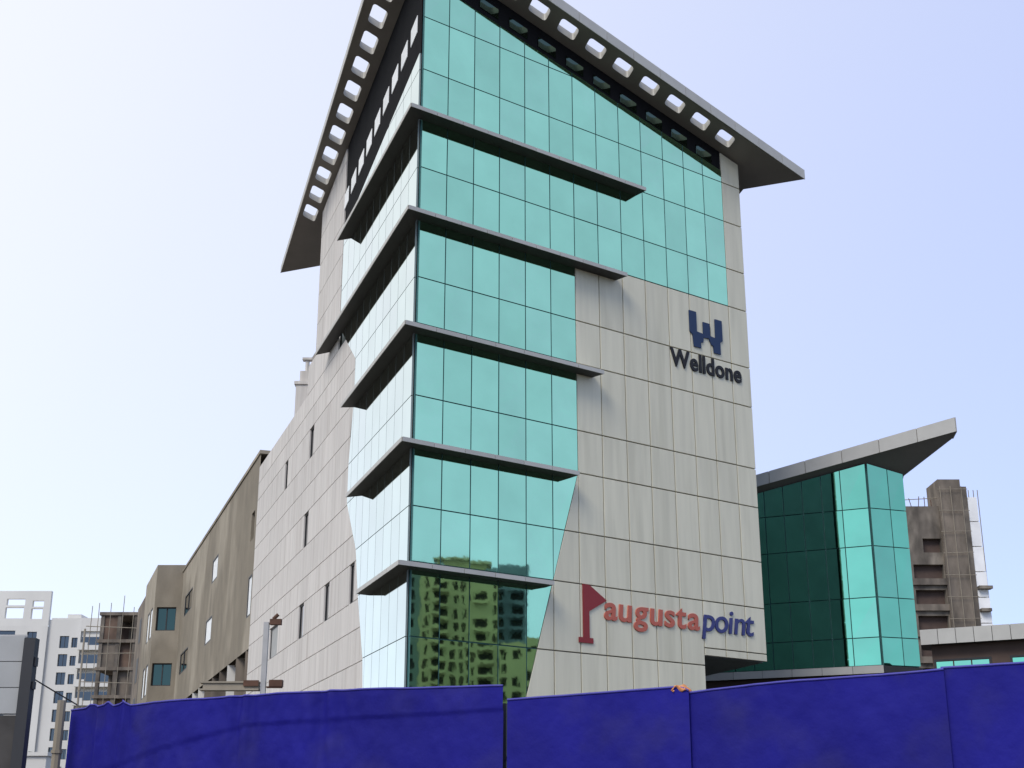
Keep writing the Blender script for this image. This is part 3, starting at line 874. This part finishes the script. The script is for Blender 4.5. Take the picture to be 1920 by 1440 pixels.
o = MB(); o.prism([(6.95, -.2), (7.75, -.2), (7.75, 5), (6.95, 5)], 0, Kz(31.9)); o.build('side_wall', M['concrete'], tw)
for k in range(12):
    o = MB(); z0 = Kz(31) - 3.05 * k - 3.1
    o.box(7.76, 8.9 + .06 * k, -.1, 4.5, z0 + .05, z0 + 3.0); o.build('netting', M['net'], tw)
for x in (7.9, 8.5, 9.0):
    o = MB(); o.tube((x, -.05, 0), (x + .1, -.05, Kz(31.6)), .05, n=6); o.build('scaffold_pole', M['bamboo'], tw)
for k in range(5):
    o = MB(); x = .3 + .8 * k
    o.tube((x, .4, Kz(30)), (x + random.uniform(-.3, .3), .4, Kz(30) + 1.3 + random.uniform(-.4, .4)), .05, n=5); o.build('rebar', M['rust'], tw)
for k in range(7):
    o = MB(); zz = Kz(31.5) - 2.6 * k
    o.tube((3.9, -1.0, zz), (7.6, -1.0, zz + random.uniform(-.15, .15)), .04, n=5); o.build('scaffold_pole', M['bamboo'], tw)
for x in (4.3, 5.6, 6.8):
    o = MB(); o.tube((x, -1.0, 8), (x + random.uniform(-.1, .1), -1.0, Kz(31.8)), .04, n=5); o.build('scaffold_pole', M['bamboo'], tw)
o = MB(); o.tube((0, .4, Kz(30) + 1.0), (4.3, .4, Kz(30) + 1.25), .05, n=5); o.build('guard_rail', M['bamboo'], tw)
o = MB(); o.box(-2.4, -.35, 1, 5, 0, Kz(30.6)); o.build('side_wall', M['concrete2'], tw)
for k, (zz, w_) in enumerate(((Kz(22.5), 1.6), (Kz(20.5), 1.2))):
    o = MB(); o.box(7.8, 7.8 + w_, -.9, .2, zz, zz + .35); o.build('loading_deck', M['concrete'], tw)

# ------------------------------------------------------------------ apartment towers mirrored in the front glass
face_dir = Vector((-2.8 - 247, 37 + 46)).normalized()
def mirrored_tower(name, label, x, y, w, h, depth, mat, cols, zrow, group=None, balc=True, roofpiece=False, step=3.0):
    rz = math.atan2(face_dir.y, face_dir.x) + math.pi / 2
    t = thing(name, (x, y, 0), label, 'building', group, rz)
    Wm = Wall(t, (0, 0), Vector((1, 0)))
    holes = []
    zz = zrow
    while zz < h - 3.5:
        for c0, c1 in cols:
            if random.random() > .1: holes.append((c0, c1, zz, zz + 2.1))
        zz += step
    open_wall(Wm, -w / 2, w / 2, 0, h, holes, .6).build('wall', mat, t, recalc=False)
    m_ = MB(); m_.box(-w / 2, w / 2, .6, depth, 0, h - .05); m_.build('mass', mat, t)
    for a, b, c, e in holes:
        d_ = MB(); d_.face([Wm.pt(a, c, -.5), Wm.pt(b, c, -.5), Wm.pt(b, e, -.5), Wm.pt(a, e, -.5)]); wdo = d_.build('window', M['band'], t, recalc=False)
        if balc and b - a > 2.2:
            q = MB(); q.box(a - .2, b + .2, -1.4, -.02, c - .55, c - .35); q.box(a - .2, b + .2, -1.4, -1.25, c - .35, c + .25); q.build('balcony', mat, t)
    if roofpiece:
        q = MB(); q.box(-w * .38, w * .30, 1.5, 6, h - .05, h + 2.6); q.box(-w * .45, w * .36, .8, 6.5, h + 2.6, h + 3.1); q.build('roof_house', mat, t)
    return t
mirrored_tower('yellow_tower', 'yellow apartment tower with balconies, mirrored in the lower front glass', 246.2, -48.4, 17.0, 58.0, 14, M['yellow'], [(-7.7, -6.9), (-5.6, -2.6), (-1.5, -.8), (.2, 1.2), (2.4, 5.8), (6.8, 7.6)], 3.0, roofpiece=True)
mirrored_tower('yellow_tower', 'lower yellow apartment tower, mirrored beside the slanting glass edge', 250.2, -35.4, 9.0, 43.0, 12, M['yellow'], [(-3.6, -2.2), (-.4, 1.2), (2.6, 3.8)], 3.0)
mirrored_tower('blue_tower', 'blue grey tower mirrored above the yellow towers in the front glass', 262.0, -42.0, 9.0, 62.0, 12, M['bluewall'], [(-3.4, -.4), (1.0, 3.4)], 3.0)
mirrored_tower('green_tower', 'grey green tower mirrored at the corner of the front glass', 241.6, -63.2, 15.0, 60.0, 12, M['greenwall'], [(-5.5, -3.5), (-1, 1.2), (3.2, 5.6)], 3.0)

# ------------------------------------------------------------------ blue tarpaulin screen
def tarp(label, path, ztop, zbot=0.02, nz=84, step=.03, seed=0, crease=None, amp=.045, lean=.06):
    """cloth hung along a plan path [(x,y)..]; ztop(t)"""
    A, B = Vector(path[0]), Vector(path[1]); L = (B - A).length; d = (B - A).normalized(); nrm = Vector((d.y, -d.x))
    n = max(20, int(L / step))
    c = (A + B) / 2
    o = thing('tarpaulin', (c.x, c.y, 0), label, 'tarpaulin', 'blue tarpaulins of the site screen')
    def pos(i, j, extra=0.0):
        t = i / n; w = 1 - (1 - j / nz) ** 2
        u = t * L
        z = zbot + (ztop(t) - zbot) * w
        hang = 1 - abs(2 * t - 1) ** 4
        f = noise.noise(Vector((u * 1.1 + seed * 17, z * .35, seed))) * 1.0 + .55 * noise.noise(Vector((u * 3.4 + seed * 5 + z * .7, z * .5, seed + 9))) + .26 * noise.noise(Vector((u * 8 + z * 3.0, z * 2.6, seed + 3))) + .12 * noise.noise(Vector((u * 17 - z * 6.0, z * 7, seed + 4)))
        off = amp * f * (0.25 + hang)
        off += lean * (1 - w) * .8
        if crease:
            zc = crease(t)
            s = max(0.0, min(1.0, (zc - z) / .018))
            off -= .013 * s * (1 + .3 * noise.noise(Vector((u, 0, seed))))
        # gathered folds hanging from the tied points
        for tk, wd in TIES.get(seed, ()):
            q = (u - tk) / wd
            off += .035 * math.exp(-q * q) * math.sin(q * 5) * max(0, (w - .62) / .38)
        p = A + d * u + nrm * (off + extra) - c
        return (p.x, p.y, z)
    mb = MB()
    for i in range(n + 1):
        for j in range(nz + 1): mb.v.append(pos(i, j))
    for i in range(n):
        for j in range(nz):
            k = i * (nz + 1) + j
            mb.f.append((k, k + nz + 1, k + nz + 2, k + 1)); mb.m.append(0)
    mb.build('cloth', M['tarp'], o, recalc=False, smooth=True)
    hm = MB(); hw = .018
    for i in range(n + 1):
        p = Vector(pos(i, nz)); 
        for k in range(6):
            a = 2 * math.pi * k / 6
            hm.v.append((p.x + nrm.x * math.cos(a) * .010, p.y + nrm.y * math.cos(a) * .010, p.z + math.sin(a) * .010))
    for i in range(n):
        for k in range(6):
            a, b = i * 6 + k, i * 6 + (k + 1) % 6
            hm.f.append((a, b, b + 6, a + 6)); hm.m.append(0)
    hm.build('hem', M['hem'], o, recalc=True, smooth=True)
    return o
TIES = {1: [(.32, .10), (.62, .09), (2.0, .15), (2.9, .2)]}
def t_top1(t):
    z = 2.765 + .06 * math.sin(t * 2.6) + .012 * noise.noise(Vector((t * 9, 1, 0)))
    for c, h in ((.055, .03), (.095, .045), (.135, .05)): z += h * math.exp(-((t - c) / .011) ** 2)
    return z
tarp('long blue tarpaulin with gathered ties and a sagging fold, below the stone wall', ((-4.26, 13.4), (-.075, 11.46)), t_top1, seed=1,
     crease=lambda t: 1.95 + .62 * min(1, t / .45) ** .6 + .08 * max(0, t - .45))
tarp('short blue tarpaulin hanging under the red flag sign', ((-.038, 11.40), (1.385, 10.82)), lambda t: 2.675 + .05 * t - .035 * max(0, (t - .93) / .07) ** 2, seed=2, amp=.022)
tarp('blue tarpaulin rising towards the low brown block', ((1.375, 10.86), (3.12, 9.93)), lambda t: 2.675 + .09 * t + .012 * math.sin(t * 5), seed=3, amp=.03)
tarp('blue tarpaulin running out beyond the low brown block', ((3.11, 9.96), (6.2, 8.2)), lambda t: 2.765 + .02 * t, seed=4, amp=.025)

# posts behind the screen
def post(x, y, h, label, r=.035, mat=M['bamboo'], lean=(0, 0), group='posts of the site screen'):
    mb = MB(); segs = 6
    for k in range(segs):
        a, b = k / segs, (k + 1) / segs
        mb.tube((lean[0] * a, lean[1] * a, h * a), (lean[0] * b, lean[1] * b, h * b), r * (1 - .15 * a), r * (1 - .15 * b), 8)
        if k: mb.tube((lean[0] * a, lean[1] * a, h * a - .015), (lean[0] * a, lean[1] * a, h * a + .015), r * 1.12, r * 1.12, 8)
    return tag(mb.build('wooden_post', mat, None, (x, y, 0)), label, 'post', group)
post(-4.30, 13.22, 2.84, 'weathered pole at the free end of the long tarpaulin', .05)
post(-4.36, 13.9, 3.62, 'thin tall pole behind the free end of the long tarpaulin', .013)
post(-.08, 11.58, 2.66, 'post behind the joint beside the glass corner, black to give shadow in the gap', .05, M['black'])  # coloured black so the gap between the sheets reads as shadow
post(1.38, 11.0, 2.62, 'wooden post behind the joint below the red flag sign')
post(3.12, 10.1, 2.68, 'wooden post behind the joint by the low brown block')
# orange cloth on the joint
rg = MB()
for i in range(9):
    for j in range(5):
        u, v = i / 8, j / 4
        rg.v.append((-.075 + .15 * u, .03 * math.sin(u * 7 + v * 3) + .02 * v, .035 * math.sin(u * math.pi) * v * 1.6 + .012 * math.sin(u * 11)))
for i in range(8):
    for j in range(4):
        k = i * 5 + j; rg.f.append((k, k + 5, k + 6, k + 1)); rg.m.append(0)
ro = rg.build('orange_rag', M['rag'], None, (1.335, 10.84, 2.690), recalc=False, smooth=True)
sm = ro.modifiers.new('thick', 'SOLIDIFY'); sm.thickness = .012
tag(ro, 'small orange rag tied on the tarpaulin joint', 'rag')

# ------------------------------------------------------------------ hoarding back, far left
hb = thing('hoarding', (-3.87, 11.0, 0), 'grey sheet hoarding with a black post at the left edge of the screen', 'hoarding')
mb = MB(); mb.box(-.045, .045, -.05, .05, 0, 3.12); mb.box(.045, .062, -.03, .03, 2.72, 2.78); mb.box(.045, .060, -.03, .03, 2.90, 2.97); mb.build('post', M['black'], hb)
for r in range(3):
    for c in range(4):
        mb = MB(); x1 = -.05 - .42 * c; z0 = 2.53 + .205 * r
        mb.box(x1 - .412, x1 - .004, -.012, .006, z0, z0 + .198); mb.build('sheet_panel', M['sheet'], hb)
mb = MB()
for z in (2.53, 2.735, 2.94, 3.145): mb.box(-1.75, -.046, .012, .03, z - .008, z + .008)
for c in range(5): mb.box(-.06 - .42 * c, -.05 - .42 * c, .031, .045, 0, 3.15)
mb.build('frame', M['steel'], hb)
mb = MB(); mb.box(-1.75, -.046, -.02, .0, .02, 2.515); mb.build('lower_sheet', M['darksheet'], hb)

# cables
def cable(label, p, q, sag, r=.006):
    mb = MB(); p, q = Vector(p), Vector(q); n = 24; pts = []
    for i in range(n + 1):
        t = i / n; a = p.lerp(q, t); a.z -= sag * 4 * t * (1 - t); pts.append(a)
    for i in range(n): mb.tube(pts[i] - p, pts[i + 1] - p, r, r, 6)
    return tag(mb.build('overhead_cable', M['cable'], None, tuple(p)), label, 'cable')
cable('black cable slanting from above the hoarding to the screen pole', (-6.6, 11.6, 4.45), (-4.36, 13.88, 2.86), .05, .007)

# ------------------------------------------------------------------ steel gantry behind the screen
gx, gy = -3.97, 22.0
gt = thing('steel_gantry', (gx, gy, 0), 'steel post with rusty cross beam standing behind the tarpaulin', 'gantry')
mb = MB(); mb.box(-.04, .04, -.04, .04, 0, 4.9); mb.build('post', M['steel'], gt)
mb = MB(); mb.box(-.95, .06 - .12, -.06, -.056 + .11, 3.84, 3.93); mb.box(-1.0, -.056, -.09, .09, 3.93, 3.955); mb.box(-1.0, -.056, -.09, .09, 3.815, 3.84); mb.build('cross_beam', M['bamboo'], gt)
mb = MB(); mb.box(.056, .30, -.06, .06, 3.86, 3.88); mb.box(.10, .31, -.07, .07, 3.88, 3.98); mb.build('bracket', M['rust'], gt)
mb = MB(); mb.box(-.30, -.06, -.10, -.062, 3.88, 3.97); mb.build('end_plate', M['rust'], gt)
mb = MB(); mb.box(.056, .24, -.05, .05, 4.86, 4.95); mb.tube((.1, 0, 4.95), (.18, 0, 5.03), .03); mb.build('top_arm', M['rust'], gt)

# ------------------------------------------------------------------ shrub beside the hoarding
def shrub(x, y, zc, rx, rz, n, label):
    o = thing('shrub', (x, y, 0), label, 'shrub')
    mb = MB()
    for k in range(7):
        a = random.uniform(0, 6.28); e = (math.cos(a) * rx * .6, math.sin(a) * rx * .6, zc + random.uniform(-.2, .5) * rz)
        mb.tube((0, 0, 0), (e[0] * .3, e[1] * .3, e[2] * .6), .03, .02, 6); mb.tube((e[0] * .3, e[1] * .3, e[2] * .6), e, .02, .006, 6)
    mb.build('stem', M['bark'], o)
    lf = MB()
    for k in range(n):
        while True:
            v = Vector((random.uniform(-1, 1), random.uniform(-1, 1), random.uniform(-1, 1)))
            if .3 < v.length < 1 and noise.noise(v * 2.2 + Vector((x, y, 0))) > -.18: break
        c = Vector((v.x * rx, v.y * rx, zc + v.z * rz)); s = random.uniform(.025, .05)
        a = Vector((random.gauss(0, 1), random.gauss(0, 1), random.gauss(0, .6))).normalized(); b = a.cross(Vector((random.gauss(0, 1), random.gauss(0, 1), random.gauss(0, 1)))).normalized()
        lf.face([c - a * s, c + b * s * .45, c + a * s, c - b * s * .45])
    lf.build('foliage', M['leaf'], o, recalc=False)
shrub(-5.55, 16.0, 1.9, .62, .62, 3800, 'dark green shrub behind the hoarding, by the free end of the screen')
wl = MB(); wl.box(-.6, .5, -.1, .1, 0, 2.42); wl.box(-.62, .52, -.13, .13, 2.421, 2.46)
tag(wl.build('garden_wall', M['whitewall'], None, (-5.45, 15.0, 0)), 'short pale wall under the shrub', 'wall')
